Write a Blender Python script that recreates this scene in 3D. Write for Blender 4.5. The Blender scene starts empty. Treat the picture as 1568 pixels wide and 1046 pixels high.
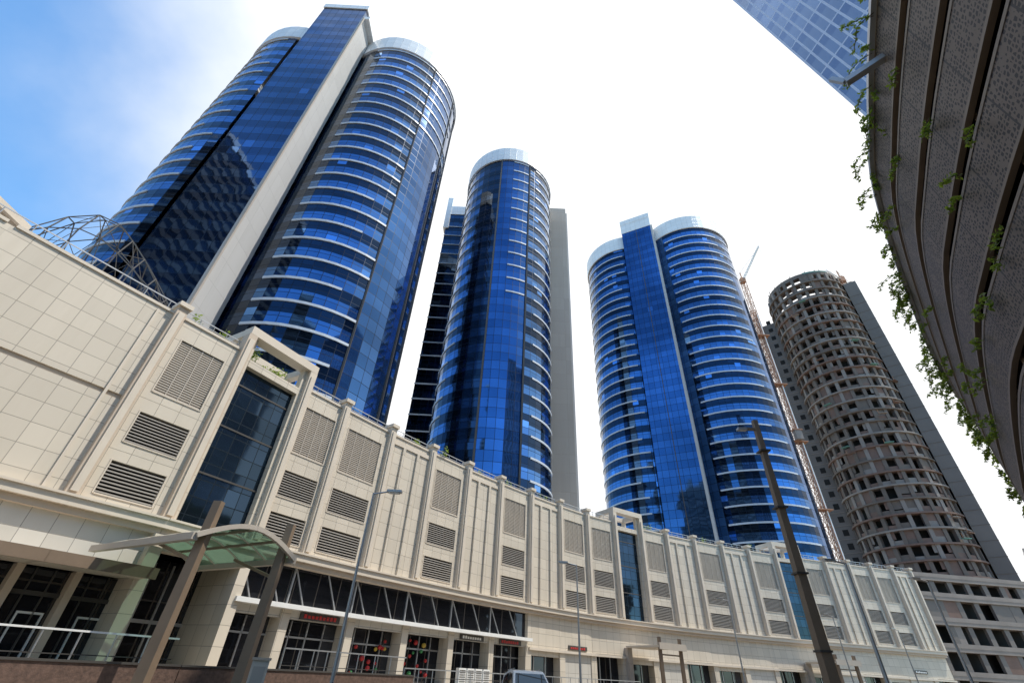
import bpy, bmesh, math, random
from mathutils import Vector, Matrix
random.seed(7)
D=bpy.data; S=bpy.context.scene
S.view_settings.view_transform='Standard'; S.view_settings.look='None'; S.view_settings.exposure=0
rad=math.radians

# ---------------------------------------------------------------- materials
def newmat(name):
    m=D.materials.new(name); m.use_nodes=True
    nt=m.node_tree; b=nt.nodes['Principled BSDF']
    return m,nt,b
class N:
    def __init__(s,nt): s.nt=nt
    def n(s,t,**k):
        x=s.nt.nodes.new(t)
        for a,v in k.items(): setattr(x,a,v)
        return x
    def l(s,a,b): s.nt.links.new(a,b)
    def math(s,op,a,b=None,c=None,clamp=False):
        x=s.n('ShaderNodeMath',operation=op); x.use_clamp=clamp
        for i,v in enumerate((a,b,c)):
            if v is None: continue
            if isinstance(v,(int,float)): x.inputs[i].default_value=v
            else: s.l(v,x.inputs[i])
        return x.outputs[0]
    def mix(s,f,a,b,bt='MIX'):
        x=s.n('ShaderNodeMix',data_type='RGBA',blend_type=bt)
        for sock,v in ((x.inputs[0],f),(x.inputs[6],a),(x.inputs[7],b)):
            if isinstance(v,(int,float)): sock.default_value=v
            elif isinstance(v,tuple): sock.default_value=(*v,1) if len(v)==3 else v
            else: s.l(v,sock)
        return x.outputs[2]
    def noise(s,scale,detail=3,vec=None,rough=.5):
        x=s.n('ShaderNodeTexNoise'); x.inputs['Scale'].default_value=scale
        x.inputs['Detail'].default_value=detail; x.inputs['Roughness'].default_value=rough
        if vec is not None: s.l(vec,x.inputs['Vector'])
        return x
    def uv(s):
        t=s.n('ShaderNodeTexCoord'); sp=s.n('ShaderNodeSeparateXYZ'); s.l(t.outputs['UV'],sp.inputs[0])
        return t,sp.outputs[0],sp.outputs[1]
    def line(s,v,period,width):
        f=s.math('FRACT',s.math('DIVIDE',v,period))
        return s.math('GREATER_THAN',s.math('ABSOLUTE',s.math('SUBTRACT',f,.5)),.5-width/period/2)

def simple(name,col,rough=.7,metal=0,var=.15,scale=.6,bump=0,bscale=8):
    m,nt,b=newmat(name); q=N(nt)
    t=q.n('ShaderNodeTexCoord'); ns=q.noise(scale,5,t.outputs['Object'],.6)
    c=q.mix(ns.outputs[0],tuple(x*(1-var) for x in col),tuple(min(1,x*(1+var)) for x in col))
    q.l(c,b.inputs['Base Color']); b.inputs['Roughness'].default_value=rough; b.inputs['Metallic'].default_value=metal
    if bump:
        n2=q.noise(bscale,4,t.outputs['Object']); bp=q.n('ShaderNodeBump'); bp.inputs['Strength'].default_value=bump
        bp.inputs['Distance'].default_value=.05; q.l(n2.outputs[0],bp.inputs['Height']); q.l(bp.outputs[0],b.inputs['Normal'])
    return m

def panelled(name,col,pw,ph,joint=.035,var=.12,dirt=.25,rough=.55,jd=.45):
    m,nt,b=newmat(name); q=N(nt); t,u,v=q.uv()
    j=q.math('MAXIMUM',q.line(u,pw,joint),q.line(v,ph,joint))
    cv=q.n('ShaderNodeCombineXYZ'); q.l(q.math('FLOOR',q.math('DIVIDE',u,pw)),cv.inputs[0]); q.l(q.math('FLOOR',q.math('DIVIDE',v,ph)),cv.inputs[1])
    wn=q.n('ShaderNodeTexWhiteNoise',noise_dimensions='2D'); q.l(cv.outputs[0],wn.inputs['Vector'])
    c=q.mix(wn.outputs[0],tuple(x*(1-var) for x in col),tuple(min(1,x*(1+var)) for x in col))
    mp=q.n('ShaderNodeMapping'); mp.inputs['Scale'].default_value=(1.6,1.6,.14); q.l(t.outputs['Object'],mp.inputs[0])
    ns=q.noise(.5,6,mp.outputs[0],.65)
    d=q.math('MULTIPLY',q.math('SUBTRACT',ns.outputs[0],.46,clamp=True),dirt*4,clamp=True)
    c=q.mix(d,c,(col[0]*.66,col[1]*.62,col[2]*.56))
    c=q.mix(j,c,tuple(x*jd for x in col))
    q.l(c,b.inputs['Base Color']); b.inputs['Roughness'].default_value=rough
    bp=q.n('ShaderNodeBump',invert=True); bp.inputs['Strength'].default_value=.6; bp.inputs['Distance'].default_value=.03
    q.l(j,bp.inputs['Height']); q.l(bp.outputs[0],b.inputs['Normal'])
    return m

def glass(name,vis,span,pw=1.5,rh=1.2,fh=3.6,mull=(.012,.02,.035),jit=.012,metal=.9,rough=.04,lit=.975,mw=.07,strip=.5,litc=1.7,wob=.03,var=.28):
    m,nt,b=newmat(name); q=N(nt); t,u,v=q.uv()
    fu=q.math('FLOOR',q.math('DIVIDE',u,pw)); fv=q.math('FLOOR',q.math('DIVIDE',v,rh))
    cv=q.n('ShaderNodeCombineXYZ'); q.l(fu,cv.inputs[0]); q.l(fv,cv.inputs[1])
    wn=q.n('ShaderNodeTexWhiteNoise',noise_dimensions='2D'); q.l(cv.outputs[0],wn.inputs['Vector'])
    fr=q.math('FRACT',q.math('DIVIDE',v,fh))
    st=q.math('GREATER_THAN',fr,1-strip)
    c=q.mix(st,span,vis)
    k=q.math('ADD',q.math('MULTIPLY',wn.outputs[0],var),1-var/2)
    c=q.mix(1.0,c,k,'MULTIPLY')
    lt=q.math('GREATER_THAN',wn.outputs[0],lit)
    c=q.mix(lt,c,tuple(min(1,x*litc) for x in span))
    nb=q.noise(.045,3,t.outputs['Object']); kk=q.n('ShaderNodeMapRange'); q.l(nb.outputs[0],kk.inputs[0]); kk.inputs[1].default_value=.38; kk.inputs[2].default_value=.62; kk.inputs[3].default_value=.66; kk.inputs[4].default_value=1.2  # broad darker and lighter patches in the base colour, imitating reflected neighbours
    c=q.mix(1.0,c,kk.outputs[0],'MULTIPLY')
    lu=q.math('LESS_THAN',q.math('FRACT',q.math('DIVIDE',u,pw)),mw/pw)
    lv=q.math('LESS_THAN',q.math('FRACT',q.math('DIVIDE',v,rh)),mw/rh)
    j=q.math('MAXIMUM',lu,lv)
    c=q.mix(j,c,mull)
    q.l(c,b.inputs['Base Color']); b.inputs['Metallic'].default_value=metal
    r=q.math('ADD',q.math('MULTIPLY',j,.4),rough); q.l(r,b.inputs['Roughness'])
    g=q.n('ShaderNodeNewGeometry')
    def vm(op,a,bb):
        x=q.n('ShaderNodeVectorMath',operation=op)
        for i,w in enumerate((a,bb)):
            if isinstance(w,tuple): x.inputs[i].default_value=w
            elif w is not None: q.l(w,x.inputs[i])
        return x
    w1=vm('SUBTRACT',wn.outputs['Color'],(.5,.5,.5)); w1=vm('MULTIPLY',w1.outputs[0],(jit,jit,jit))
    ns=q.noise(.3,2,t.outputs['Object']); w2=vm('SUBTRACT',ns.outputs['Color'],(.5,.5,.5)); w2=vm('MULTIPLY',w2.outputs[0],(wob,wob,wob))
    s1=vm('ADD',g.outputs['Normal'],w1.outputs[0]); s1=vm('ADD',s1.outputs[0],w2.outputs[0])
    nn=vm('NORMALIZE',s1.outputs[0],None); q.l(nn.outputs[0],b.inputs['Normal'])
    return m

M={}
M['panel']=panelled('cream_stone_panel',(.585,.525,.435),1.25,1.15,.03,.06,.16,.55,.5)
M['panel2']=panelled('pale_tile_panel',(.54,.515,.465),1.2,1.1,.03,.06,.12)
M['stone']=simple('tan_stone_trim',(.51,.42,.33),.65,0,.15,.8,.2)
M['ledge']=simple('light_stone_ledge',(.60,.53,.44),.6,0,.14,.7)
M['louv']=simple('louvre_slat_tan',(.43,.385,.33),.55)
M['louvd']=simple('louvre_slat_grey',(.32,.295,.265),.5)
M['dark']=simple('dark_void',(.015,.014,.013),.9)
M['shop']=glass('shopfront_glass',(.05,.055,.07),(.07,.075,.09),2.1,4.5,4.5,(.10,.09,.08),.01,.75,.04,.9,.09)
M['pglass']=glass('podium_curtain_glass',(.035,.06,.09),(.04,.07,.11),1.05,1.15,3.45,(.02,.03,.04),.01,.85,.05,.99,.06)
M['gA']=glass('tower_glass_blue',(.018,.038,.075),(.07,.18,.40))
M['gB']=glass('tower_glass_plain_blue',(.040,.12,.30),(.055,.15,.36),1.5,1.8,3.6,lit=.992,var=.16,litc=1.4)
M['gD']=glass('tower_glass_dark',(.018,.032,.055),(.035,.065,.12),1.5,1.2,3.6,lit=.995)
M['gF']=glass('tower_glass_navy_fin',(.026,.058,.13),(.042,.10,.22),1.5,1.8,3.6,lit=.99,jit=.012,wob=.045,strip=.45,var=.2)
M['white']=panelled('white_metal_cap',(.74,.76,.78),1.6,1.7,.05,.04,.05,.4,.65)
M['band']=simple('pale_band',(.50,.56,.64),.4,0,.08,.5)
M['conc']=panelled('smooth_concrete',(.44,.44,.44),3,3.6,.04,.04,.15,.8,.85)
M['concw']=panelled('warm_concrete',(.38,.34,.30),3,3.6,.05,.04,.2,.8,.8)
M['raw']=simple('raw_concrete',(.155,.125,.105),.9,0,.4,.25,.3,3)
M['raw2']=simple('raw_blockwork',(.185,.12,.095),.9,0,.35,.4,.3,3)
M['rawl']=simple('pale_concrete_frame',(.26,.225,.20),.9,0,.3,.3,.2,3)
M['rawg']=simple('grey_core_concrete',(.18,.16,.145),.9,0,.3,.12,.2,2)
M['steel']=simple('galvanised_steel',(.42,.43,.44),.4,.6)
M['wsteel']=simple('white_painted_steel',(.75,.75,.73),.4)
M['brown']=simple('brown_painted_steel',(.20,.145,.10),.5,0,.2,1.5)
M['rust']=simple('orange_crane_steel',(.36,.17,.09),.55,.2)
M['teal']=simple('green_safety_net',(.12,.26,.22),.8)
M['red']=simple('red_display',(.50,.03,.03),.5)
M['yel']=simple('yellow_display',(.55,.38,.06),.5)
M['grn']=simple('green_display',(.05,.25,.08),.5)
M['rubber']=simple('tyre_rubber',(.02,.02,.02),.8)
M['carp']=simple('white_car_paint',(.72,.73,.72),.25,0,.02)
M['asph']=simple('asphalt',(.055,.053,.05),.9,0,.3,.5,.3,30)
M['pave']=panelled('paving_slab',(.30,.27,.23),.6,.6,.02,.12,.3,.8,.6)
M['kerb']=simple('kerb_concrete',(.38,.36,.33),.85)
M['gran']=simple('mottled_granite',(.11,.068,.052),.6,0,.9,6,.3,12)
M['paint']=simple('road_paint',(.75,.75,.72),.7)
M['sand']=simple('sandy_ground',(.30,.25,.18),.95,0,.3,.05)
M['bark']=simple('stem',(.10,.07,.04),.9)
M['frame']=simple('dark_window_frame',(.06,.055,.05),.5)

m,nt,b=newmat('perforated_metal'); q=N(nt); t,u,v=q.uv()
vo=q.n('ShaderNodeTexVoronoi',feature='DISTANCE_TO_EDGE'); vo.inputs['Scale'].default_value=7.0; vo.inputs['Randomness'].default_value=.5; q.l(t.outputs['UV'],vo.inputs['Vector'])
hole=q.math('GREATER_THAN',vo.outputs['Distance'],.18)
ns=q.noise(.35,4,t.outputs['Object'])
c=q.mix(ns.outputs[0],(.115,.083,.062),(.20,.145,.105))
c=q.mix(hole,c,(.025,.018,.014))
c=q.mix(q.line(u,2.4,.07),c,(.035,.028,.022))
q.l(c,b.inputs['Base Color']); b.inputs['Roughness'].default_value=.55; b.inputs['Metallic'].default_value=.15
bp=q.n('ShaderNodeBump',invert=True); bp.inputs['Strength'].default_value=.5; bp.inputs['Distance'].default_value=.02; q.l(hole,bp.inputs['Height']); q.l(bp.outputs[0],b.inputs['Normal'])
M['perf']=m
M['gT']=glass('steel_blue_tower_glass',(.27,.37,.56),(.37,.47,.64),.9,3.6,3.6,(.56,.62,.74),.004,.55,.25,.995,.2,.35,1.1,.01,.08)
m,nt,b=newmat('leaf'); q=N(nt); oi=q.n('ShaderNodeTexCoord'); ns=q.noise(2.5,2,oi.outputs['Object'])
c=q.mix(ns.outputs[0],(.04,.08,.012),(.15,.19,.03)); q.l(c,b.inputs['Base Color']); b.inputs['Roughness'].default_value=.5
tr=q.n('ShaderNodeBsdfTranslucent'); tr.inputs[0].default_value=(.34,.46,.05,1); ms=q.n('ShaderNodeMixShader'); ms.inputs[0].default_value=.5
q.l(b.outputs[0],ms.inputs[1]); q.l(tr.outputs[0],ms.inputs[2]); q.l(ms.outputs[0],nt.nodes['Material Output'].inputs[0]); M['leaf']=m
m,nt,b=newmat('green_canopy_glass'); b.inputs['Roughness'].default_value=.15
q=N(nt); tr=q.n('ShaderNodeBsdfTransparent'); tr.inputs[0].default_value=(.35,.6,.48,1); ms=q.n('ShaderNodeMixShader'); ms.inputs[0].default_value=.45
tt=q.n('ShaderNodeTexCoord'); ns=q.noise(1.0,4,tt.outputs['Object']); q.l(q.mix(ns.outputs[0],(.18,.34,.26),(.32,.5,.4)),b.inputs['Base Color'])
q.l(b.outputs[0],ms.inputs[1]); q.l(tr.outputs[0],ms.inputs[2]); q.l(ms.outputs[0],nt.nodes['Material Output'].inputs[0]); M['cglass']=m

# ---------------------------------------------------------------- mesh builder
def empty(name):
    e=D.objects.new(name,None); S.collection.objects.link(e); return e
class MB:
    def __init__(s): s.v=[]; s.f=[]; s.m=[]; s.uv=[]
    def face(s,pts,mat,uv=None):
        i=len(s.v); pts=[Vector(p) for p in pts]; s.v+=pts; s.f.append(list(range(i,i+len(pts)))); s.m.append(mat)
        if uv is None:
            n=(pts[1]-pts[0]).cross(pts[2]-pts[0])
            if n.length>0: n.normalize()
            if abs(n.z)>.75: uv=[(p.x,p.y) for p in pts]
            else:
                t=Vector((-n.y,n.x,0)); t.normalize(); uv=[(p.dot(t),p.z) for p in pts]
        s.uv.append(uv)
    def hexa(s,c,mat):
        for a in ((3,2,1,0),(4,5,6,7),(0,1,5,4),(1,2,6,5),(2,3,7,6),(3,0,4,7)): s.face([c[k] for k in a],mat)
    def box(s,o,t,n,s0,s1,d0,d1,z0,z1,mat):
        P=lambda a,d,z: Vector((o[0]+t[0]*a+n[0]*d,o[1]+t[1]*a+n[1]*d,z))
        c=[P(s0,d0,z0),P(s1,d0,z0),P(s1,d1,z0),P(s0,d1,z0),P(s0,d0,z1),P(s1,d0,z1),P(s1,d1,z1),P(s0,d1,z1)]
        if t[0]*n[1]-t[1]*n[0]<0: c=[c[3],c[2],c[1],c[0],c[7],c[6],c[5],c[4]]
        s.hexa(c,mat)
    def abox(s,x0,x1,y0,y1,z0,z1,mat): s.box((0,0),(1,0),(0,1),x0,x1,y0,y1,z0,z1,mat)
    def beam(s,p,q,w,mat,w2=None):
        p=Vector(p);q=Vector(q);d=(q-p)
        if d.length<1e-5:return
        d.normalize(); a=d.cross(Vector((0,0,1)))
        if a.length<.05:a=Vector((1,0,0))
        a.normalize(); bb=d.cross(a); w2=w if w2 is None else w2
        c=[p+a*sx*w/2+bb*sy*w/2 for sx,sy in((-1,-1),(1,-1),(1,1),(-1,1))]+[q+a*sx*w2/2+bb*sy*w2/2 for sx,sy in((-1,-1),(1,-1),(1,1),(-1,1))]
        s.hexa(c,mat)
    def tube(s,p,q,r0,r1,mat,n=10):
        p=Vector(p);q=Vector(q);d=(q-p).normalized(); a=d.cross(Vector((0,0,1)))
        if a.length<.05:a=Vector((1,0,0))
        a.normalize(); bb=d.cross(a)
        R=lambda c,r,k:c+(a*math.cos(2*math.pi*k/n)+bb*math.sin(2*math.pi*k/n))*r
        for k in range(n): s.face([R(p,r0,k),R(p,r0,k+1),R(q,r1,k+1),R(q,r1,k)],mat)
        s.face([R(q,r1,k) for k in range(n)],mat); s.face([R(p,r0,-k) for k in range(n)],mat)
    def drum(s,cx,cy,r,z0,z1,a0,a1,mat,zb,seg=1.5):
        n=max(3,round(r*abs(a1-a0)/seg))
        for k in range(n):
            p=a0+(a1-a0)*k/n; w=a0+(a1-a0)*(k+1)/n
            A=(cx+r*math.cos(p),cy+r*math.sin(p)); B=(cx+r*math.cos(w),cy+r*math.sin(w))
            u0=k*seg+.001; u1=(k+1)*seg-.001
            s.face([(*A,z0),(*B,z0),(*B,z1),(*A,z1)],mat,[(u0,z0-zb),(u1,z0-zb),(u1,z1-zb),(u0,z1-zb)])
    def ring(s,cx,cy,r0,r1,za,zb,a0,a1,mat,seg=1.5):
        n=max(2,round(r1*abs(a1-a0)/seg))
        for k in range(n):
            p=a0+(a1-a0)*k/n; w=a0+(a1-a0)*(k+1)/n
            C=lambda r,a,z:(cx+r*math.cos(a),cy+r*math.sin(a),z)
            s.face([C(r1,p,za),C(r1,w,za),C(r1,w,zb),C(r1,p,zb)],mat,[(k*seg,za),((k+1)*seg,za),((k+1)*seg,zb),(k*seg,zb)])
            s.face([C(r1,p,zb),C(r1,w,zb),C(r0,w,zb),C(r0,p,zb)],mat)
            s.face([C(r0,p,za),C(r0,w,za),C(r1,w,za),C(r1,p,za)],mat)
        for a in(a0,a1): s.face([C(r0,a,za),C(r1,a,za),C(r1,a,zb),C(r0,a,zb)],mat)
    def disc(s,cx,cy,r,z,mat,n=40): s.face([(cx+r*math.cos(2*math.pi*k/n),cy+r*math.sin(2*math.pi*k/n),z) for k in range(n)],mat)
    def leaves(s,c,R,n,size,mat='leaf'):
        c=Vector(c)
        for _ in range(n):
            d=Vector((random.gauss(0,1),random.gauss(0,1),random.gauss(0,1))); d.normalize(); d*=random.random()**.45
            p=c+Vector((d.x*R[0],d.y*R[1],d.z*R[2])); a=Vector((random.gauss(0,1),random.gauss(0,1),random.gauss(0,.6))).normalized()
            b=a.cross(Vector((random.gauss(0,1),random.gauss(0,1),random.gauss(0,1)))).normalized(); z=size*random.uniform(.6,1.4)
            s.face([p-a*z,p-b*z*.45,p+a*z,p+b*z*.45],mat)
    def build(s,name,parent=None):
        me=D.meshes.new(name); me.from_pydata([tuple(p) for p in s.v],[],s.f)
        used=[]
        for x in s.m:
            if x not in used: used.append(x)
        for x in used: me.materials.append(M[x])
        me.polygons.foreach_set('material_index',[used.index(x) for x in s.m])
        ul=me.uv_layers.new(name='UVMap'); flat=[]
        for f in s.uv:
            for a in f: flat+=[a[0],a[1]]
        ul.data.foreach_set('uv',flat); me.update()
        o=D.objects.new(name,me); S.collection.objects.link(o)
        if parent: o.parent=parent
        return o

# ---------------------------------------------------------------- facade path
P=[(-46,-12),(-38.5,2),(-33.5,10.5),(-29,18),(-23.8,25.8),(-21.0,30.0),(-17.9,35.4),(-15.4,39.0),(-11.9,43.9),(-8.2,48.5),(-4.4,53.0),(-.5,57.2),(3.6,61.3),(7.9,65.3),(12.3,69.0),(17.0,72.0),(21.8,75.0),(26.7,77.8),(32.2,80.6),(37.9,83.2),(43.5,85.4),(49.2,87.3),(54.5,88.9),(59.9,90.4),(65.3,92.0),(70.4,93.4),(75.5,94.7),(80,96)]
P=[Vector(p) for p in P]
T='PPPPLGLLPLPLPLLGLPLPLGLPLLP'
def frame(i):
    t=(P[i+1]-P[i]); L=t.length; t.normalize(); return P[i],t,Vector((t.y,-t.x)),L
def nrm(i):
    a=frame(max(0,i-1))[2]; b=frame(min(len(P)-2,i))[2]; return (a+b).normalized()
def offs(d): return [P[i]+nrm(i)*d for i in range(len(P))]
TER=.75
pod=empty('shopping_mall_podium')
W=MB(); LV=MB(); GL=MB(); TR=MB(); SH=MB(); RO=MB()
for i in range(len(P)-1):
    o,t,n,L=frame(i); k=T[i]
    lou=[(9.0,10.9,'louvd'),(12.1,14.1,'louvd'),(15.6,19.7,'louv')]
    top=21.15
    if k=='P':
        if i<4:
            W.box(o,t,n,0,L,-.6,0,8.4,14.3,'panel'); W.box(o,t,n,0,L,-.6,-.12,14.3,14.6,'stone'); W.box(o,t,n,0,L,-.6,0,14.6,top,'panel')
            if i==3: W.box(o,t,n,L-1.3,L-1.15,0,.12,8.52,20.9,'ledge')
        else: W.box(o,t,n,0,L,-.6,0,8.4,top,'panel')
        if i>=4:
            for f in (.33,.66): TR.box(o,t,n,L*f-.16,L*f+.16,-.05,.2,8.52,20.3,'panel')
            TR.box(o,t,n,.3,L-.3,0,.12,20.3,20.7,'ledge')
    elif k=='L':
        e=.95 if L>5 else .6
        W.box(o,t,n,0,e,-.6,0,8.4,top,'panel'); W.box(o,t,n,L-e,L,-.6,0,8.4,top,'panel')
        zs=[8.4]+[z for a in lou for z in a[:2]]+[top]
        for a in range(0,len(zs),2): W.box(o,t,n,e,L-e,-.6,0,zs[a],zs[a+1],'panel')
        for z0,z1,mm in lou:
            LV.box(o,t,n,e,L-e,-.62,-.5,z0,z1,'dark')
            if mm=='louv':
                LV.box(o,t,n,e+.02,L-e-.02,-.2,-.17,z0,z1,'louvd')
                nn=int((z1-z0)/.17)
                for a in range(nn):
                    z=z0+.05+a*(z1-z0-.08)/nn; LV.box(o,t,n,e+.02,L-e-.02,-.165,-.08,z,z+.085,'louv')
                for a in range(1,4):
                    ss=e+(L-2*e)*a/4; LV.box(o,t,n,ss-.03,ss+.03,-.08,-.05,z0,z1,'louv')
            else:
                nn=int((z1-z0)/.2)
                c0=o+t*(e+.02);c1=o+t*(L-e-.02)
                Af=lambda p,d,z:Vector((p.x+n.x*d,p.y+n.y*d,z))
                for a in range(nn):
                    z=z0+.06+a*(z1-z0-.1)/nn
                    LV.hexa([Af(c0,-.02,z-.02),Af(c1,-.02,z-.02),Af(c1,-.22,z+.07),Af(c0,-.22,z+.07),Af(c0,-.02,z+.05),Af(c1,-.02,z+.05),Af(c1,-.22,z+.13),Af(c0,-.22,z+.13)],mm)
            for s0 in (e-.06,L-e-.02): LV.box(o,t,n,s0,s0+.08,-.1,.04,z0-.06,z1+.06,'ledge')
            LV.box(o,t,n,e+.03,L-e-.03,-.1,.05,z0-.08,z0-.003,'ledge')
    else:
        W.box(o,t,n,0,.7,-.6,0,8.4,23.3,'panel'); W.box(o,t,n,L-.7,L,-.6,0,8.4,23.3,'panel')
        GL.box(o,t,n,.7,L-.7,-.9,-.5,4.6 if i>6 else 6.9,20.3,'pglass')
        W.box(o,t,n,.703,L-.703,-.61,.03,20.3,20.9,'panel')
        TR.box(o,t,n,-.3,L+.3,-.75,.42,22.75,23.45,'ledge')
        for s0 in(-.28,L-.32): TR.box(o,t,n,s0,s0+.6,-3.6,-.75,22.75,23.4,'ledge'); TR.box(o,t,n,s0+.05,s0+.55,-3.6,-3.1,20.6,22.75,'ledge')
        TR.box(o,t,n,.32,L-.32,-3.6,-3.1,22.78,23.38,'ledge')
        for z in (11.9,15.4,18.8): GL.box(o,t,n,.7,L-.7,-.5,-.44,z,z+.12,'frame')
    if k!='G': TR.box(o,t,n,.2,L-.2,-.7,.1,top+.003,top+.2,'ledge')
    if i>=4 and k!='G':
        for a in range(5): TR.beam((*(o+t*(L*(a+.5)/5)-n*.35),top+.2),(*(o+t*(L*(a+.5)/5)-n*.35),top+.9),.05,'steel')
        TR.beam((*(o+t*.3-n*.35),top+.9),(*(o+t*(L-.3)-n*.35),top+.9),.06,'steel'); TR.beam((*(o+t*.3-n*.35),top+.55),(*(o+t*(L-.3)-n*.35),top+.55),.04,'steel')
    elif k!='G':
        for a in range(6): TR.beam((*(o+t*(L*(a+.5)/6)-n*.3),top+.2),(*(o+t*(L*(a+.5)/6)-n*.3),top+1.0),.05,'steel')
        TR.beam((*(o-n*.3),top+1.0),(*(o+t*L-n*.3),top+1.0),.06,'steel')
    TR.box(o,t,n,-.02,L+.02,-.6,.62,7.95,8.397,'ledge')
    TR.box(o,t,n,0,L,-.4,.35,7.6,7.947,'stone')
    TR.box(o,t,n,0,L,-.2,.75,8.4,8.52,'ledge')
    if i<=4:
        W.box(o,t,n,0,L,-.6,-.02,5.5,7.6,'panel2')
        TR.box(o,t,n,-.02,L+.02,-.5,2.3,5.15,5.45,'ledge'); TR.box(o,t,n,-.02,L+.02,2.3,2.42,5.05,5.6,'brown')
        SH.box(o,t,n,0,L,-1.5,-1.2,TER,5.15,'shop')
        for f in (0,.5): TR.box(o,t,n,L*f-.17,L*f+.17,-1.19,-.5,TER,5.15,'stone')
        for s0 in(L*.2,L*.72):
            for dx in(0,1.05): SH.box(o,t,n,s0+dx,s0+dx+.08,-1.2,-1.1,TER,3.1,'wsteel')
            SH.box(o,t,n,s0,s0+1.13,-1.2,-1.1,3.1,3.2,'wsteel')
        SH.box(o,t,n,0,L,-1.2,-1.05,3.9,4.1,'frame')
        for a in range(1,6): SH.box(o,t,n,L*a/6-.04,L*a/6+.04,-1.2,-1.1,TER,5.15,'frame')
    elif i==5:
        SH.box(o,t,n,.2,L,-4,-3.7,TER,6.9,'shop'); TR.box(o,t,n,-.3,.45,-3.7,.5,TER,7.6,'panel'); TR.box(o,t,n,L-.45,L+.3,-3.7,.5,TER,7.6,'panel')
        TR.box(o,t,n,.45,L-.45,-.3,.6,6.75,7.59,'ledge')
        for a in range(1,5): SH.box(o,t,n,L*a/5-.06,L*a/5+.06,-3.7,-3.6,TER,6.7,'steel')
        SH.box(o,t,n,.45,L-.45,-3.7,-3.58,3.3,3.5,'steel')
    elif i<=11:
        SH.box(o,t,n,0,L,-.9,-.5,5.2,7.6,'shop'); TR.box(o,t,n,-.02,L+.02,-.5,.7,4.85,5.15,'wsteel')
        W.box(o,t,n,0,L,-.6,-.05,4.3,4.85,'panel2')
        SH.box(o,t,n,0,L,-1.6,-1.3,TER,4.3,'shop')
        TR.box(o,t,n,-.35,.35,-1.3,.1,TER,4.85,'panel')
        for a in range(2):
            f=L*(a+.0)/2; SH.beam((*(o+t*(f+.1)-n*.42),7.6),(*(o+t*(f+1.5)-n*.42),5.2),.09,'steel')
        SH.box(o,t,n,0,.12,-.5,-.36,5.2,7.6,'steel')
        for a in range(1,4): SH.box(o,t,n,L*a/4-.05,L*a/4+.05,-1.3,-1.2,TER,4.3,'steel')
        SH.box(o,t,n,.35,L,-1.3,-1.2,3.2,3.32,'steel')
    else:
        W.box(o,t,n,0,L,-.6,-.05,4.4 if i%3 else 3.6,7.6,'panel')
        SH.box(o,t,n,0,L,-1.2,-1.0,TER,4.4,'shop')
        TR.box(o,t,n,-.45,.45,-1,.12,TER,4.4,'panel')
        if i%3==1: W.box(o,t,n,.45,L-.45,-.6,-.05,TER,4.4,'panel2')
        else:
            for a in (1,2): SH.box(o,t,n,L*a/3-.06,L*a/3+.06,-1.0,-.9,TER,4.4,'steel')
        TR.box(o,t,n,0,L,-.3,.3,4.1,4.35,'ledge')
for i in range(4,len(P)):
    n=nrm(i); t=Vector((-n.y,n.x)); o=P[i]; isG=(i<len(T) and T[i]=='G') or T[i-1]=='G'
    zt=22.73 if isG else 21.75
    w=.34
    TR.box(o,t,n,-w,w,-.5,.42,8.52,zt,'stone' if i<6 else 'ledge')
    TR.box(o,t,n,-w*.55,w*.55,.42,.55,8.7,zt-.5,'ledge')
    if not isG: TR.box(o,t,n,-.46,.46,-.7,.6,zt+.003,zt+.33,'ledge')
back=[(82,150),(-60,130),(-95,60),(-80,-12)]
RO.face([(p.x,p.y,20.7) for p in P]+[(*b,20.7) for b in back],'conc')
loop=[tuple(P[-1])]+back+[tuple(P[0])]
for a,b2 in zip(loop,loop[1:]): RO.face([(*a,0),(*b2,0),(*b2,21),(*a,21)],'panel')
W.build('wall_panels',pod); LV.build('louvres',pod); GL.build('curtain_glazing',pod); TR.build('pilasters_and_trim',pod); SH.build('shopfronts',pod); RO.build('roof_deck',pod)
rb=empty('rooftop_stair_house'); b_=MB(); b_.abox(-36.5,-33.2,17.5,21,20.7,24.2,'stone'); b_.abox(-36.8,-32.9,17.2,21.3,24.2,24.7,'ledge'); b_.abox(-33.2,-33.1,18.4,19.4,21,23.1,'frame'); b_.build('walls',rb)

# ---------------------------------------------------------------- towers
def A(d): return rad(d)
ZB=21.6
def bands(mb,cx,cy,r,ztop,arcs):
    z=ZB
    while z<ztop-5.5:
        for (a0,a1,zmin,zmax) in arcs:
            if zmin<=z<=zmax:
                da=random.choice([0,0,0,-7,-14]) if a1-a0>30 else 0
                mb.ring(cx,cy,r-.02,r+.14,z-.17,z+.17,A(a0),A(a1+da),'band')
        z+=3.6
def cap(mb,cx,cy,r,zt,h=5):
    mb.ring(cx,cy,r-.3,r+.35,zt-h,zt,0,2*math.pi,'white',1.6); mb.disc(cx,cy,r-.28,zt-.6,'conc')
tw=empty('glass_office_tower'); g=MB(); w=MB(); c_=MB()
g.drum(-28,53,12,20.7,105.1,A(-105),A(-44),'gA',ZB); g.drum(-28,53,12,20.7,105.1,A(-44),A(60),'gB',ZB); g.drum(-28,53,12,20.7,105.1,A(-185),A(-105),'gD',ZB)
bands(w,-28,53,12,110,[(-104,-44,0,82),(-104,8,82,200)])
cap(w,-28,53,12,110)
g.drum(-48.5,53,13,20.7,105.1,A(-275),A(-85),'gA',ZB); bands(w,-48.5,53,13,110,[(-215,-92,0,200)]); cap(w,-48.5,53,13,110)
g.abox(-43.7,-34.65,37.5,62,20.7,114.5,'gF'); w.abox(-43.9,-34.4,37.3,62.2,114.5,116.2,'white')
g.abox(-48,-28,55,66,20.7,109,'gD')
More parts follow.
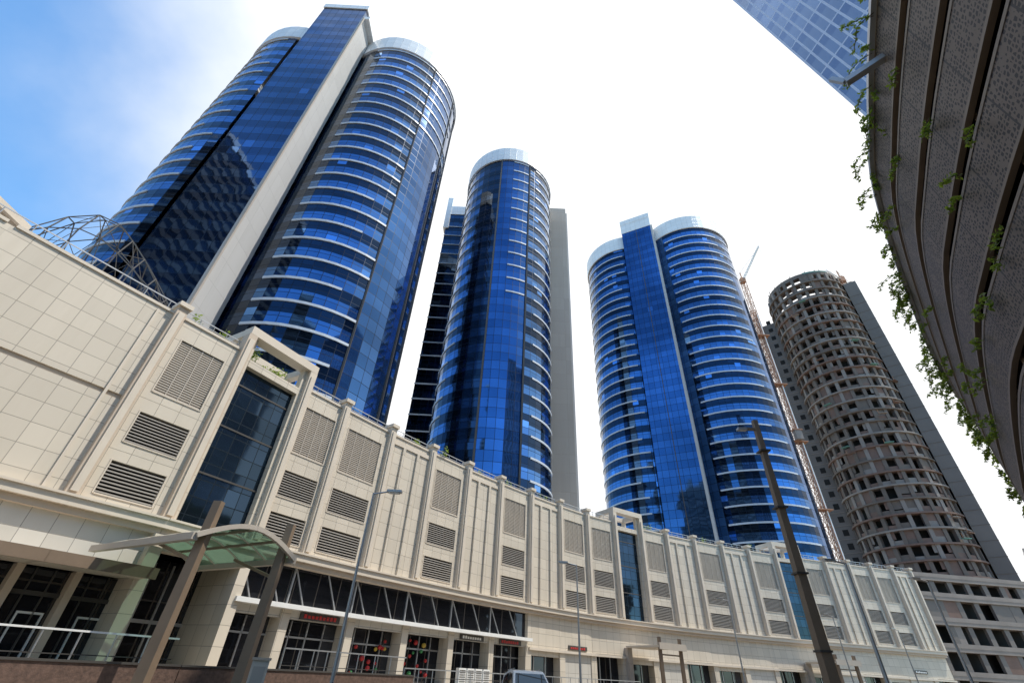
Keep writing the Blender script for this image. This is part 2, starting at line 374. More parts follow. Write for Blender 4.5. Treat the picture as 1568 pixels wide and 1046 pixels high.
c_.abox(-34.65,-34.3,37.45,42.3,20.7,110,'conc'); w.abox(-34.64,-33.2,37.6,44,110,111.2,'white')
c_.beam((-34.2,37.45,20.7),(-34.2,37.45,110),.25,'concw')
for a in (-44,-8,12): c_.beam((-28+12.1*math.cos(A(a)),53+12.1*math.sin(A(a)),20.7),(-28+12.1*math.cos(A(a)),53+12.1*math.sin(A(a)),105),.22,'frame')
g.build('glazing',tw); w.build('white_bands_and_caps',tw); c_.build('concrete_core_wall',tw)
tw=empty('glass_office_tower'); g=MB(); w=MB(); c_=MB(); cx,cy,r=-2.9,75.6,10.8
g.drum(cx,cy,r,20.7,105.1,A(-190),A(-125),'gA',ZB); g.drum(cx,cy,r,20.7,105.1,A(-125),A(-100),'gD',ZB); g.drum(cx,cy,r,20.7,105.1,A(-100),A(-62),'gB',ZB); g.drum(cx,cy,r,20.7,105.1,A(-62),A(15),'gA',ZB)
bands(w,cx,cy,r,110,[(-182,-135,0,200),(-84,-64,60,200),(-52,6,0,200)]); cap(w,cx,cy,r,110)
for a in(-100,-62): c_.beam((cx+(r+.1)*math.cos(A(a)),cy+(r+.1)*math.sin(A(a)),20.7),(cx+(r+.1)*math.cos(A(a)),cy+(r+.1)*math.sin(A(a)),105),.3,'frame')
c_.abox(6.6,13.2,82.2,93,20.7,110,'concw'); c_.abox(13.2,13.7,83,92,20.7,109,'conc')
g.abox(-20,-8,83.2,95,20.7,106,'gD')
for k in range(23): w.abox(-20.1,-14,83.0,83.2,ZB+3.6*k-.16,ZB+3.6*k+.08,'band')
w.abox(-20.2,-8,83,95.2,106,109.5,'white'); w.abox(-20.6,-19.2,82.8,85,100,113,'white')
g.abox(-8,6.5,85,95,20.7,108,'gD')
g.build('glazing',tw); w.build('white_bands_and_caps',tw); c_.build('concrete_core_wall',tw)
tw=empty('glass_office_tower'); g=MB(); w=MB(); c_=MB(); zt=124
cx,cy,r=57,107,13.8
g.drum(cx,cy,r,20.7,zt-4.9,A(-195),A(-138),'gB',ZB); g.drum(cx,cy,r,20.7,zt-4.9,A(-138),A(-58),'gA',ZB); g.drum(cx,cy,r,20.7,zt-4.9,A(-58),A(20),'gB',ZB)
bands(w,cx,cy,r,zt,[(-136,-62,0,200),(-62,-44,100,200)]); cap(w,cx,cy,r,zt,5.5)
cx,cy,r=39,116,12.8
g.drum(cx,cy,r,20.7,zt-4.9,A(-215),A(-80),'gA',ZB); bands(w,cx,cy,r,zt,[(-205,-108,0,200)]); cap(w,cx,cy,r,zt,5.5)
p0=Vector((35.3,102)); p1=Vector((43.6,97.5)); t=(p1-p0).normalized(); n=Vector((t.y,-t.x)); L=(p1-p0).length
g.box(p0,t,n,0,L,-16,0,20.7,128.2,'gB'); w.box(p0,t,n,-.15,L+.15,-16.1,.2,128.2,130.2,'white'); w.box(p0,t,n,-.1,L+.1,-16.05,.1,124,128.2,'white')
w.box(p0,t,n,L+.0,L+.6,-3,.1,20.7,124,'conc'); c_.box(p0,t,n,L*.5-.08,L*.5+.08,-.1,.12,20.7,124,'frame')
c_.abox(44,56,108,122,20.7,122,'concw')
g.build('glazing',tw); w.build('white_bands_and_caps',tw); c_.build('concrete_core_wall',tw)

# construction tower
tw=empty('unfinished_concrete_tower'); c_=MB(); cx,cy,r=108.6,124.5,12.0
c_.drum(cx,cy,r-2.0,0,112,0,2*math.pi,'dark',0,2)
nc=26; z=21
while z<119:
    c_.ring(cx,cy,r-2.2,r+.45,z-.3,z+.1,0,2*math.pi,random.choice(['raw','rawl','raw2']),2)
    for j in range(nc):
        a=2*math.pi*j/nc
        ca,sa=math.cos(a),math.sin(a); tt=(-sa,ca); nn=(ca,sa); o=(cx+ca*r,cy+sa*r)
        c_.box(o,tt,nn,-.45,.45,-.9,.05,z+.1,z+3.3,'raw' if random.random()<.7 else 'rawl')
        a2=a+math.pi/nc; ca,sa=math.cos(a2),math.sin(a2); tt=(-sa,ca); nn=(ca,sa); o=(cx+ca*(r-.25),cy+sa*(r-.25)); hw=math.pi*r/nc-.4
        rr=random.random(); low=z<80
        if rr<.8: c_.box(o,tt,nn,-hw,hw,-.2,0,z+.1,z+random.choice([.9,1.2,1.2,1.5]),random.choice(['raw2','raw2','raw','rawl']))
        if rr<(.26 if low else .08): c_.box(o,tt,nn,-hw,hw,-.2,-.01,z+1.2,z+3.3,random.choice(['raw2','raw']))
        elif rr<.55:
            sd0=random.choice([-1,1]); c_.box(o,tt,nn,min(sd0*hw,sd0*hw*.25),max(sd0*hw,sd0*hw*.25),-.2,-.01,z+1.5,z+3.3,random.choice(['raw2','rawl','raw']))
    z+=3.6
c_.ring(cx,cy,r-2.5,r-.4,z-.5,z+1.0,A(150),A(330),'raw',2)
for j in range(44):
    a=2*math.pi*j/44; h=random.uniform(.4,2.4); x,y=cx+(r-.6)*math.cos(a),cy+(r-.6)*math.sin(a); c_.beam((x,y,z-.6),(x,y,z+h),.16,'raw')
c_.ring(cx,cy,r+.6,r+.7,z-.2,z+.3,A(240),A(275),'teal',2)
for j in range(16):
    a=A(random.uniform(180,300)); zz=random.uniform(30,112); c_.ring(cx,cy,r+.5,r+1.5,zz,zz+.15,a,a+.16,random.choice(['teal','raw2','rawl']),1.5)
    x,y=cx+(r+1.2)*math.cos(a),cy+(r+1.2)*math.sin(a); c_.beam((x,y,zz),(x,y,zz+1.2),.08,'rust')
d=Vector((108.6,124.5)).normalized(); sd=Vector((d.y,-d.x))
c_.box((cx,cy),sd,d,-17.2,-10.2,-2,9,0,113,'rawg'); c_.box((cx,cy),sd,d,10.2,15.0,1,14,0,121,'rawg'); c_.box((cx,cy),sd,d,12.2,15.8,-3,1,0,118,'rawg')
for k in range(26):
    c_.box((cx,cy),sd,d,-17.25,-10.1,-2.1,-2,22+3.6*k,22.15+3.6*k,'rawl'); c_.box((cx,cy),sd,d,-14.6,-13.2,-2.05,-1.98,23+3.6*k,24.6+3.6*k,'dark')
    c_.box((cx,cy),sd,d,12.1,15.9,-3.06,-3,22+3.6*k,22.12+3.6*k,'raw')
c_.build('concrete_frame',tw)

lb=empty('concrete_parking_building'); c_=MB(); o=Vector((81,97.2)); t=Vector((1,.14)).normalized(); n=Vector((t.y,-t.x)); L=68
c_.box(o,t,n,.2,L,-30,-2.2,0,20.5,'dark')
for z in (0.2,5.0,9.2,13.4,17.6,21.0): c_.box(o,t,n,0,L,-30,0,z-.5,z+.1,'rawl'); c_.box(o,t,n,0,L,-.25,.05,z+.1,z+.8,'rawl')
for k in range(18):
    s0=k*4.0
    c_.box(o,t,n,s0,s0+1.1,-.8,-.26,.3,20.5,'rawg')
    for z in (5.1,9.3,13.5,17.7):
        if random.random()<.4: c_.box(o,t,n,s0+1.1,s0+random.choice([2.0,2.6,4]),-.6,-.3,z,z+3.6,random.choice(['rawl','raw2','rawg']))
c_.build('concrete_frame',lb)
db=empty('distant_beige_building'); c_=MB(); o=Vector((143,130)); t=Vector((.7,-.71)); n=Vector((-.71,-.7)); c_.box(o,t,n,0,40,-30,0,0,36,'panel'); c_.box(o,t,n,6,34,-24,-6,36,40,'stone')
for z in range(4,34,4):
    for s0 in range(2,38,4): c_.box(o,t,n,s0,s0+2,-.2,.05,z,z+2,'frame')
c_.build('walls',db)

def lattice(mb,x,y,z0,z1,w,mat,step=2.0):
    cs=[(x-w/2,y-w/2),(x+w/2,y-w/2),(x+w/2,y+w/2),(x-w/2,y+w/2)]
    for c in cs: mb.beam((*c,z0),(*c,z1),.16,mat)
    z=z0;k=0
    while z<z1:
        for a in range(4):
            p,q_=cs[a],cs[(a+1)%4]; mb.beam((*p,z),(*q_,z),.1,mat)
            if k%2: p,q_=q_,p
            mb.beam((*p,z),(*q_,min(z1,z+step)),.1,mat)
        z+=step;k+=1
h=empty('construction_hoist'); c_=MB(); lattice(c_,79.2,113.5,15,103,1.2,'rust',2.4); c_.abox(79.95,80.3,113,114,15,101,'wsteel')
for zz in (38,56,74,92): c_.abox(77.6,81.4,112.4,114.6,zz,zz+.3,'rust')
c_.abox(78,79.8,111.4,112.7,56.3,58.9,'rawl'); c_.abox(77.7,80.1,111.2,112.8,58.9,59.2,'rust')
for zz in range(20,100,9): c_.beam((79.2,113.5,zz),(72,112,zz),.15,'steel')
c_.build('lattice_mast',h)
def crane(x,y,zb,zt,ang,up,Lj,nm='tower_crane'):
    e=empty(nm); c_=MB(); lattice(c_,x,y,zb,zt,1.5,'rust',2.2)
    d=Vector((math.cos(ang),math.sin(ang),0)); a=Vector((x,y,zt)); tip=a+d*Lj*math.cos(up)+Vector((0,0,Lj*math.sin(up)))
    s=Vector((-d.y,d.x,0))*.6; u=Vector((0,0,1.3)); n=12
    for off in (s,-s,u): c_.beam(a+off,tip+off*.4,.18,'wsteel')
    for k in range(n):
        p=a.lerp(tip,k/n); q_=a.lerp(tip,(k+1)/n)
        for o1,o2 in((s,u),(u,-s),(-s,s)): c_.beam(p+o1,q_+o2,.12,'wsteel')
    bk=a-d*5; c_.beam(a,bk,.5,'wsteel'); c_.abox(bk.x-1,bk.x+1,bk.y-1,bk.y+1,zt-2,zt+.6,'raw')
    c_.abox(x-.9,x+.9,y-.9,y+.9,zt-.8,zt+1.6,'rust')
    ap=a+Vector((0,0,5)); c_.beam(a,ap,.3,'rust'); c_.beam(ap,tip,.1,'steel'); c_.beam(ap,bk,.1,'steel'); c_.beam(tip,tip-Vector((0,0,5)),.08,'steel')
    c_.build('crane_lattice',e)
crane(94,134,90,137,A(-30),A(58),19)
crane(60,112,118,126,A(10),A(25),8)
crane(120,118,114,124,A(200),A(15),7)

tw=empty('steel_blue_office_tower'); g=MB()
bot=[(31.4,16.3),(38,-22),(66,-16),(60,30)]; sh=(-4.0,5.5)
for k in range(4):
    a=Vector(bot[k]); b2=Vector(bot[(k+1)%4]); L=(b2-a).length
    top=lambda p:(p.x+sh[0],p.y+sh[1],80)
    g.face([(a.x,a.y,0),(b2.x,b2.y,0),top(b2),top(a)],'gT',[(0,0),(L,0),(L,80),(0,80)])
g.face([(p[0]+sh[0],p[1]+sh[1],80) for p in bot],'white'); g.build('glazing',tw)
for (x,y,wx,wy,hh,mm) in [(-92,-6,22,22,118,'gD'),(-30,-95,26,22,130,'conc'),(22,-120,24,24,135,'gD'),(-70,-75,24,20,100,'concw'),(75,-80,24,24,60,'concw')]:  # unseen stand-in towers behind the camera, added for the glass to reflect
    e=empty('reflected_standin_tower'); c_=MB(); c_.abox(x-wx/2,x+wx/2,y-wy/2,y+wy/2,0,hh,mm); c_.abox(x-wx/2-.3,x+wx/2+.3,y-wy/2-.3,y+wy/2+.3,hh,hh+2,'white')
    for k in range(1,int(hh/3.6)): c_.abox(x-wx/2-.2,x+wx/2+.2,y-wy/2-.2,y+wy/2+.2,k*3.6,k*3.6+1.6,'frame' if mm!='gD' else 'rawg')
    c_.build('facade',e)

# ---------------------------------------------------------------- parking structure on the right
Q0=[(5.5,-22),(6.6,-12),(8.0,-4.5),(9.9,1.0),(12.4,5.5),(15.25,9.9),(17.9,13.4),(24.4,20.1),(32,27.4),(42.3,36),(58.5,48.9),(76,62.5)]
Q0=[Vector(p) for p in Q0]; Q=[]
def cr(p0,p1,p2,p3,t): return .5*((2*p1)+(p2-p0)*t+(2*p0-5*p1+4*p2-p3)*t*t+(3*p1-p0-3*p2+p3)*t**3)
for i in range(len(Q0)-1):
    p0=Q0[max(0,i-1)];p1=Q0[i];p2=Q0[i+1];p3=Q0[min(len(Q0)-1,i+2)]; m_=max(2,round((p2-p1).length/1.2))
    for k in range(m_): Q.append(cr(p0,p1,p2,p3,k/m_))
Q.append(Q0[-1])
QN=[]
for i in range(len(Q)):
    t=(Q[min(len(Q)-1,i+1)]-Q[max(0,i-1)]).normalized(); QN.append(Vector((-t.y,t.x)))
ps=empty('parking_structure'); pm=MB(); rm=MB()
def strip(mb,d0,z0,d1,z1,mat):
    u=0
    for i in range(len(Q)-1):
        L=(Q[i+1]-Q[i]).length
        a=Q[i]+QN[i]*d0;b2=Q[i+1]+QN[i+1]*d0;c2=Q[i+1]+QN[i+1]*d1;d2=Q[i]+QN[i]*d1
        mb.face([(a.x,a.y,z0),(b2.x,b2.y,z0),(c2.x,c2.y,z1),(d2.x,d2.y,z1)],mat,[(u,z0),(u+L,z0),(u+L,z1),(u,z1)]); u+=L
PT=2.25
for k in range(10):
    zt=21.6-PT*k; ph=1.66
    if zt-ph<0: break
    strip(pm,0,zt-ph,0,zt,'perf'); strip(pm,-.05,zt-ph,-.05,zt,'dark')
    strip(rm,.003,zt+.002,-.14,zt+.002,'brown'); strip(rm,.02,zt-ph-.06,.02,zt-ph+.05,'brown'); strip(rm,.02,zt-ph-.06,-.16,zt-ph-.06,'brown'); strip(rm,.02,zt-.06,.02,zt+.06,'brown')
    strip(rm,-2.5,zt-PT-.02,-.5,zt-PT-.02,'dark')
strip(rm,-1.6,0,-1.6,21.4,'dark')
for i in range(len(Q)-1):
    a=Q[i]+QN[i]*.10;b2=Q[i+1]+QN[i+1]*.10; rm.beam((a.x,a.y,21.7),(b2.x,b2.y,21.7),.2,'steel')
    if i%3==0:
        for k in range(9):
            a=Q[i]-QN[i]*.3; rm.beam((a.x,a.y,21.6-PT*k-PT),(a.x,a.y,21.5-PT*k),.12,'brown')
roof=[(p.x,p.y,21.3) for p in Q]+[(100,30,21.3),(70,-30,21.3)]
rm.face(roof,'conc')
pm.build('perforated_panels',ps); rm.build('frame_and_slabs',ps)
rm2=MB(); rm2.beam((13.6,6.8,20.9),(12.4,7.9,20.7),.26,'steel'); rm2.beam((12.4,7.9,20.75),(12.2,8.1,21.4),.16,'steel'); rm2.build('bracket',ps)
cp=empty('creeper_plants'); v=MB()
for i in range(14,len(Q)-2):
    dens=random.random()*.5+.5*(.5+.5*math.sin(i*.55))
    far=Q[i].length
    for _ in range(1 if dens<.35 else (4 if dens<.65 else 9)):
        k=random.choice([0,0,0,0,0,1,2,3,4]); f=random.random(); b0=Q[i].lerp(Q[i+1],f); n=QN[i]
        if random.random()<.22 : continue
        p=Vector((b0.x+n.x*.1,b0.y+n.y*.1,21.6-PT*k)); L=random.uniform(.5,1.9 if k==0 else .8); dr=Vector((n.x+random.gauss(0,.5),n.y+random.gauss(0,.5),random.uniform(-.6,.7))).normalized()
        m_=8; pr=p
        for j in range(m_):
            dr=(dr+Vector((random.gauss(0,.2),random.gauss(0,.2),-.24))).normalized(); nx=pr+dr*L/m_; v.beam(pr,nx,.02,'bark'); v.leaves(nx,(.14,.14,.14),5,.068+.0012*far); pr=nx
v.build('foliage',cp)

rp=empty('roof_planting'); v=MB()
for (i,f,d,rx,nn) in [(5,.5,-1.6,1.6,700),(5,.2,-1.2,1.0,300),(8,.2,-.8,1.0,260),(8,.7,-.8,.7,120),(9,.3,-.8,.7,120),(10,.5,-.8,.5,60),(11,.4,-.8,.5,60),(12,.6,-.8,.6,80),(16,.4,-.8,.6,80),(18,.5,-.8,.5,70),(20,.2,-.8,.5,60),(4,.2,-.8,.5,60),(4,.7,-.8,.6,80)]:
    o,t,n,L=frame(i); c=o+t*(L*f)+n*d
    for s in range(3): v.leaves((c.x+random.gauss(0,rx*.5),c.y+random.gauss(0,rx*.5),21.6+random.uniform(-.1,.7)),(rx*.6,rx*.6,.6),nn//3,.11)
    v.beam((c.x,c.y,20.7),(c.x,c.y,21.8),.06,'bark')
v.build('foliage',rp)

# slanted curved wire frame along the roof edge
wd=empty('wire_mesh_roof_frame'); v=MB(); a0=Vector((-33.6,20.4)); a1=Vector((-23.9,27.6)); tt=(a1-a0); LL=tt.length; tt.normalize(); nn=Vector((tt.y,-tt.x))
def hp(f): return 4.6+(8.4-4.6)*math.sin(f/.25*math.pi/2) if f<.25 else 8.4*(1-((f-.25)/.75)**1.3)+.35
NS=9; NA=6; G={}
for i in range(NS+1):
    f=i/NS
    for j in range(NA+1):
        th=math.pi*j/NA; dd=-4.2-3.2*math.cos(th); p=a0+tt*(LL*f)+nn*dd; G[i,j]=Vector((p.x,p.y,21.0+hp(f)*1.12*(math.sin(th)**.7 if 0<j<NA else 0)))
for i in range(NS+1):
    for j in range(NA+1):
        if j<NA: v.beam(G[i,j],G[i,j+1],.07,'frame')
        if i<NS: v.beam(G[i,j],G[i+1,j],.06,'frame')
        if i<NS and j<NA and (i+j)%2==0: v.beam(G[i,j],G[i+1,j+1],.04,'frame')
        if i<NS and 0<j and (i+j)%2==1: v.beam(G[i,j],G[i+1,j-1],.04,'frame')
v.build('wire_frame',wd)

# ---------------------------------------------------------------- ground
def sheet(name,d0,d1,z,mat,i0=0,i1=None):
    a=offs(d0); b2=offs(d1); v=MB(); i1=i1 or len(P)-1
    for i in range(i0,i1): v.face([(*b2[i],z),(*b2[i+1],z),(*a[i+1],z),(*a[i],z)],mat)
    return v.build(name)
v=MB(); v.face([(-3000,-3000,0),(3000,-3000,0),(3000,3000,0),(-3000,3000,0)],'sand'); v.build('ground')
sheet('road',13,29,.004,'asph')
for nm,d0,d1 in (('pavement',7.4,12.8),('pavement',29.2,38.5)):
    sheet(nm,d0,d1,.13,'pave')
kb=MB()
for d0,d1 in((12.8,13.0),(29.0,29.2)):
    a=offs(d0); b2=offs(d1)
    for i in range(len(P)-1):
        kb.face([(*a[i],.14),(*b2[i],.14),(*b2[i+1],.14),(*a[i+1],.14)],'kerb')
        for w_ in(a,b2): kb.face([(*w_[i],0),(*w_[i+1],0),(*w_[i+1],.14),(*w_[i],.14)],'kerb')
kb.build('kerb')
v=MB()
for d,dash in((13.4,0),(28.6,0),(20.9,1)):
    a=offs(d);b2=offs(d+.14)
    for i in range(len(P)-1):
        if dash:
            for f in (0,.5):
                v.face([(*a[i].lerp(a[i+1],f),.008),(*b2[i].lerp(b2[i+1],f),.008),(*b2[i].lerp(b2[i+1],f+.25),.008),(*a[i].lerp(a[i+1],f+.25),.008)],'paint')
        else: v.face([(*a[i],.008),(*b2[i],.008),(*b2[i+1],.008),(*a[i+1],.008)],'paint')
v.build('road_markings')
v=MB(); a=offs(-2); b2=offs(7.4)
for i in range(len(P)-1):
    v.face([(*b2[i],TER),(*b2[i+1],TER),(*a[i+1],TER),(*a[i],TER)],'pave'); v.face([(*b2[i],0),(*b2[i+1],0),(*b2[i+1],TER),(*b2[i],TER)],'gran')
v.build('terrace')
pw=MB()
for i in range(1,8):
    a=P[i]+nrm(i)*7.5; b2=P[i+1]+nrm(i+1)*7.5; tt=(b2-a); LL=tt.length; tt.normalize(); nn=Vector((tt.y,-tt.x))
    pw.box(a,tt,nn,0,LL,0,.5,0,1.3,'gran'); pw.box(a,tt,nn,0,LL,-.05,.55,1.303,1.38,'frame')
pw.build('planter_wall')
rl=MB()
for i in range(1,14):
    a=P[i]+nrm(i)*7.0; b2=P[i+1]+nrm(i+1)*7.0
    if i==5: continue
    m_=4; hh=2.35 if i<8 else 1.75
    for k in range(m_):
        p=a.lerp(b2,k/m_); q_=a.lerp(b2,(k+1)/m_); rl.beam((*p,TER),(*p,hh),.05,'steel')
        rl.beam((*p,hh),(*q_,hh),.07,'wsteel' if i<5 else 'steel'); rl.beam((*p,(hh+TER)/2),(*q_,(hh+TER)/2),.04,'frame')
rl.build('metal_railing')

cn=empty('entrance_canopy'); v=MB(); o,t,n,L=frame(5)
def loc(s,d,z): return Vector((o.x+t.x*s+n.x*d,o.y+t.y*s+n.y*d,z))
s0,s1=-3.0,2.6; ns_=12
def zz(f): return 6.2+.95*math.sin(math.pi*f)
for k in range(ns_):
    f0,f1=k/ns_,(k+1)/ns_; sa,sb=s0+(s1-s0)*f0,s0+(s1-s0)*f1
    v.face([loc(sa,.6,zz(f0)),loc(sb,.6,zz(f1)),loc(sb,9.8,zz(f1)),loc(sa,9.8,zz(f0))],'cglass')
    for d in (.7,3,5.4,7.6,9.8): v.beam(loc(sa,d,zz(f0)),loc(sb,d,zz(f1)),.12 if d<9 else .22,'louv')
for f in (0,.25,.5,.75,1): v.beam(loc(s0+(s1-s0)*f,.6,zz(f)-.05),loc(s0+(s1-s0)*f,9.8,zz(f)-.05),.12 if 0<f<1 else .3,'brown' if 0<f<1 else 'louv')
for s in (-2.4,2.0):
    v.beam(loc(s,9.2,.0),loc(s,9.5,7.9),.5,'brown',.38); v.box(o,t,n,s-.45,s+.45,8.8,9.7,0,.35,'kerb')
    v.beam(loc(s,9.4,5.2),loc(s,5.5,6.3),.14,'brown')
v.build('canopy_frame',cn)
for bi in (15,21):
    cn=empty('entrance_canopy'); v=MB(); o,t,n,L=frame(bi)
    v.box(o,t,n,-.3,L*.8,.62,6.2,5.3,5.5,'ledge'); v.box(o,t,n,-.35,L*.8+.05,6.2,6.4,5.1,5.8,'louv')
    v.box(o,t,n,0,.8,-.02,.6,TER,5.3,'concw')
    for s in (.2,L*.7): v.beam(loc(s,5.8,0),loc(s,5.9,6.4),.42,'brown',.36)
    v.beam(loc(.2,5.6,4.6),loc(L*.7,5.6,4.6),.15,'brown')
    v.build('canopy_frame',cn)

sd_=empty('shop_window_display'); v=MB()
def ball(mb,c,r,mat):
    for a in range(8):
        for e in range(-2,2):
            p=lambda A_,E:(c[0]+r*math.cos(2*math.pi*A_/8)*math.cos(E*math.pi/4),c[1]+r*math.sin(2*math.pi*A_/8)*math.cos(E*math.pi/4),c[2]+r*math.sin(E*math.pi/4))
            mb.face([p(a,e),p(a+1,e),p(a+1,e+1),p(a,e+1)],mat)
for i in (8,9):
    o,t,n,L=frame(i)
    for k in range(14):
        c=loc(random.uniform(.8,L-.4),-1.0,random.uniform(1.3,3.9)); ball(v,c,random.uniform(.10,.22),random.choice(['red','red','red','red','yel','grn']))
v.build('balloons',sd_)
for bi,col,zz0 in ((7,'red',4.35),(10,'wsteel',4.35),(11,'red',4.35),(2,'wsteel',4.3),(25,'wsteel',5.0),(13,'red',4.5)):
    e=empty('shop_sign'); v=MB(); o,t,n,L=frame(bi); v.box(o,t,n,1.2,L-1.2,-.04,.08,zz0,zz0+.45,'frame')
    x=1.5
    while x<L-1.7: v.box(o,t,n,x,x+.22,.08,.12,zz0+.1,zz0+random.choice([.3,.36]),col); x+=.34
    v.build('sign_board',e)

def lamp(x,y,h,ang,r=.09,mat='steel',arm=.8,nm='street_lamp'):
    e=empty(nm); v=MB(); v.tube((x,y,.0),(x,y,.9),r*1.6,r*1.5,mat); v.tube((x,y,.9),(x,y,h),r,r*.55,mat)
    dx,dy=math.cos(ang),math.sin(ang); v.tube((x,y,h-.05),(x+dx*arm,y+dy*arm,h+.12),r*.5,r*.4,mat)
    hx,hy=x+dx*(arm+.3),y+dy*(arm+.3); v.box((hx,hy),(dx,dy),(-dy,dx),-.4,.35,-.16,.16,h+.08,h+.2,mat); v.box((hx,hy),(dx,dy),(-dy,dx),-.3,.25,-.11,.11,h+.03,h+.08,'wsteel')
    v.box((x,y),(1,0),(0,1),-.25,.25,-.25,.25,0,.06,mat); v.build('pole_and_head',e)
lamp(-6.8,24.1,9,A(0)); lamp(6.1,39.7,9,A(180)); lamp(24.2,54,9,A(190)); lamp(24.1,34.1,9,A(180),.13); lamp(33.5,38.8,9,A(190),.12); lamp(40,62,9,A(200)); lamp(55,72,9,A(200))
e=empty('tall_light_column'); v=MB(); v.beam((14,23.1,0),(14,23.1,13.9),.5,'brown',.24); v.box((14,23.1),(1,0),(0,1),-.5,.5,-.5,.5,0,.5,'kerb'); v.box((14,23.1),(1,0),(0,1),-.75,.1,-.08,.08,13.3,13.42,'brown'); v.box((14,23.1),(1,0),(0,1),-1.1,-.6,-.14,.14,13.25,13.38,'steel')
for z in (3,6,9,12): v.box((14,23.1),(1,0),(0,1),-.27,.27,-.27,.27,z,z+.08,'frame')
v.build('column',e)
e=empty('utility_cabinet'); v=MB(); v.box((-8.4,20.3),(.92,.38),(.38,-.92),-.28,.28,-.2,.2,0,1.68,'ledge'); v.box((-8.4,20.3),(.92,.38),(.38,-.92),-.32,.32,-.24,.24,1.68,1.76,'stone'); v.box((-8.4,20.3),(.92,.38),(.38,-.92),-.2,.2,.2,.215,.3,1.5,'louv'); v.build('cabinet',e)
for k in range(4):
    e=empty('air_conditioning_unit'); v=MB(); o,t,n,L=frame(10); v.box(o,t,n,.8+k*1.1,1.7+k*1.1,.3,.75,TER,TER+1.3,'wsteel')
    for a in range(6): v.box(o,t,n,.88+k*1.1,1.62+k*1.1,.75,.78,TER+.25+a*.17,TER+.3+a*.17,'frame')
    v.build('casing',e)

def car(x,y,z,ang,nm='parked_car',hs=1.0):
    e=empty(nm); v=MB()
    prof=[(-2.1,.35),(-2.15,.75),(-2.0,.95),(-1.8,1.0),(-1.5,1.5),(-.4,1.64),(.3,1.60),(.52,1.50),(1.1,1.08),(1.95,.92),(2.12,.7),(2.1,.32)]
    def pt(s,w,zz_): return Vector((x+math.cos(ang)*s-math.sin(ang)*w,y+math.sin(ang)*s+math.cos(ang)*w,z+zz_*hs))
    def hw(zz_): return .88-(max(0,zz_-.95)*.28)
    for k in range(len(prof)-1):
        (a,za),(b_,zb_)=prof[k],prof[k+1]
        v.face([pt(a,-hw(za),za),pt(a,hw(za),za),pt(b_,hw(zb_),zb_),pt(b_,-hw(zb_),zb_)],'carp')
        if k in(3,7): v.face([pt(a+.02*(1 if k==7 else -1),-hw(za)+.08,za+.02),pt(a+.02*(1 if k==7 else -1),hw(za)-.08,za+.02),pt(b_+.02,hw(zb_)-.08,zb_+.02),pt(b_+.02,-hw(zb_)+.08,zb_+.02)],'pglass')
    for sgn in(1,-1):
        v.face([pt(a,sgn*hw(za),za) for a,za in prof],'carp')
        for win in ([(-1.5,1.02),(-1.35,1.42),(-.45,1.54),(-.4,1.03)],[(-.3,1.03),(-.33,1.54),(.3,1.50),(.95,1.08)]):
            v.face([pt(a,sgn*(hw(za)+.012),za) for a,za in win],'pglass')
        for wx in(-1.3,1.35):
            c0=pt(wx,sgn*.70,.33);c1=pt(wx,sgn*.91,.33); v.tube(c0,c1,.33,.33,'rubber',16); v.tube(c1,pt(wx,sgn*.92,.33),.2,.19,'steel',12)
        v.box(pt(.85,sgn*.98,0).xy,(1,0),(0,1),-.1,.1,-.08,.08,z+1.0,z+1.15,'carp')
        v.beam(pt(-1.3,sgn*.62,1.62),pt(.2,sgn*.62,1.68),.04,'steel')
    for w_ in(-.6,.6): v.box(pt(2.12,w_,0).xy,(-math.sin(ang),math.cos(ang)),(math.cos(ang),math.sin(ang)),-.18,.18,-.05,.04,z+.62,z+.8,'steel')
    v.box(pt(2.12,0,0).xy,(-math.sin(ang),math.cos(ang)),(math.cos(ang),math.sin(ang)),-.35,.35,-.03,.03,z+.4,z+.6,'frame')
    v.build('car_body',e)
car(1.5,26,.13,A(-80),hs=1.06)
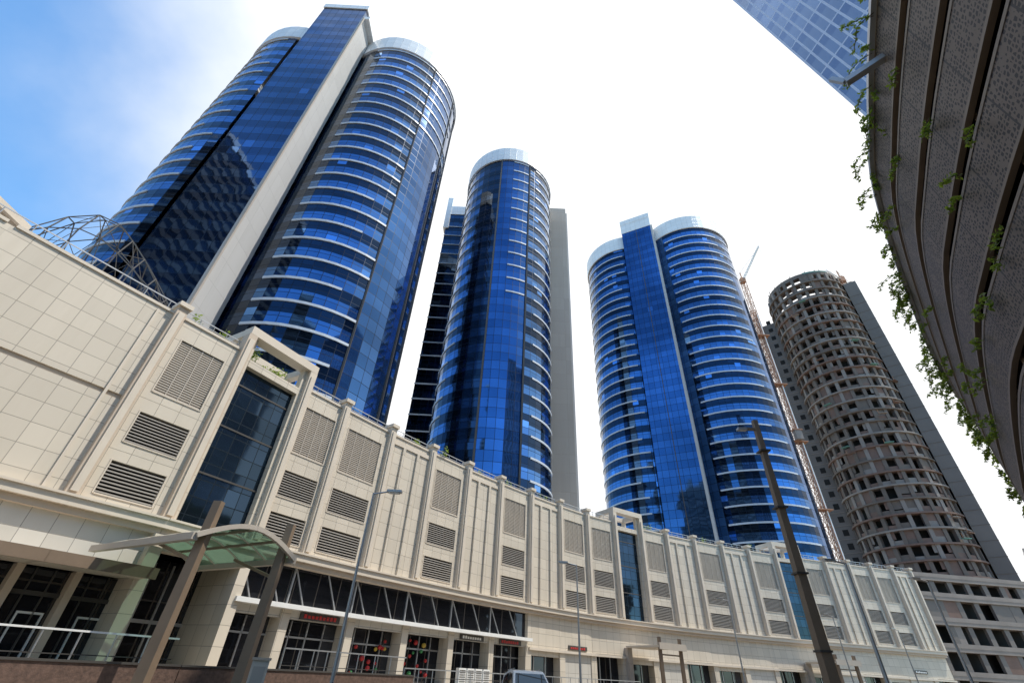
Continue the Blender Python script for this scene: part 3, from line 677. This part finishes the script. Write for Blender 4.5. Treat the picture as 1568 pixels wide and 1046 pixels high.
car(20,44,.01,A(225)); car(33,54,.01,A(215))

# ---------------------------------------------------------------- world, sun, camera
SE,SA=62,98
w=D.worlds.new('World'); S.world=w; w.use_nodes=True; nt=w.node_tree; q=N(nt); bg=nt.nodes['Background']
sky=q.n('ShaderNodeTexSky',sky_type='NISHITA'); sky.sun_disc=False; sky.sun_elevation=rad(SE); sky.sun_rotation=rad(SA); sky.air_density=1.3; sky.dust_density=.4; sky.ozone_density=2.4
tc=q.n('ShaderNodeTexCoord'); vm=q.n('ShaderNodeVectorMath',operation='DOT_PRODUCT'); q.l(tc.outputs['Generated'],vm.inputs[0]); vm.inputs[1].default_value=(.45,.5,.74)
ns=q.noise(2.0,6,tc.outputs['Generated'],.55)
f=q.math('ADD',vm.outputs['Value'],q.math('MULTIPLY',q.math('SUBTRACT',ns.outputs[0],.5),.5))
mr=q.n('ShaderNodeMapRange',interpolation_type='SMOOTHSTEP'); q.l(f,mr.inputs[0]); mr.inputs[1].default_value=.25; mr.inputs[2].default_value=.72
STR=.15
skc=q.mix(1.0,sky.outputs[0],(1.1,1.6,1.85),'MULTIPLY')
c=q.mix(mr.outputs[0],skc,(1.2/STR,1.21/STR,1.22/STR)); q.l(c,bg.inputs[0]); bg.inputs[1].default_value=STR
sun=D.lights.new('sun','SUN'); sun.energy=5.0; sun.angle=rad(.5); sun.color=(1,.94,.84); so=D.objects.new('sun',sun); S.collection.objects.link(so)
sv=Vector((math.cos(rad(SE))*math.sin(rad(SA)),math.cos(rad(SE))*math.cos(rad(SA)),math.sin(rad(SE))))
so.rotation_euler=sv.to_track_quat('Z','Y').to_euler(); so.location=(60,0,150)
cam=D.cameras.new('camera'); cam.lens=16.0; cam.sensor_width=36; cam.clip_end=6000; cam.clip_start=.1
co=D.objects.new('camera',cam); S.collection.objects.link(co)
R=Matrix(((0.9986,-0.0537,0),(-0.0318,-0.5909,-0.8061),(0.0433,0.8049,-0.5918))).to_4x4()
co.matrix_world=Matrix.Translation((0,0,1.6))@R
S.camera=co
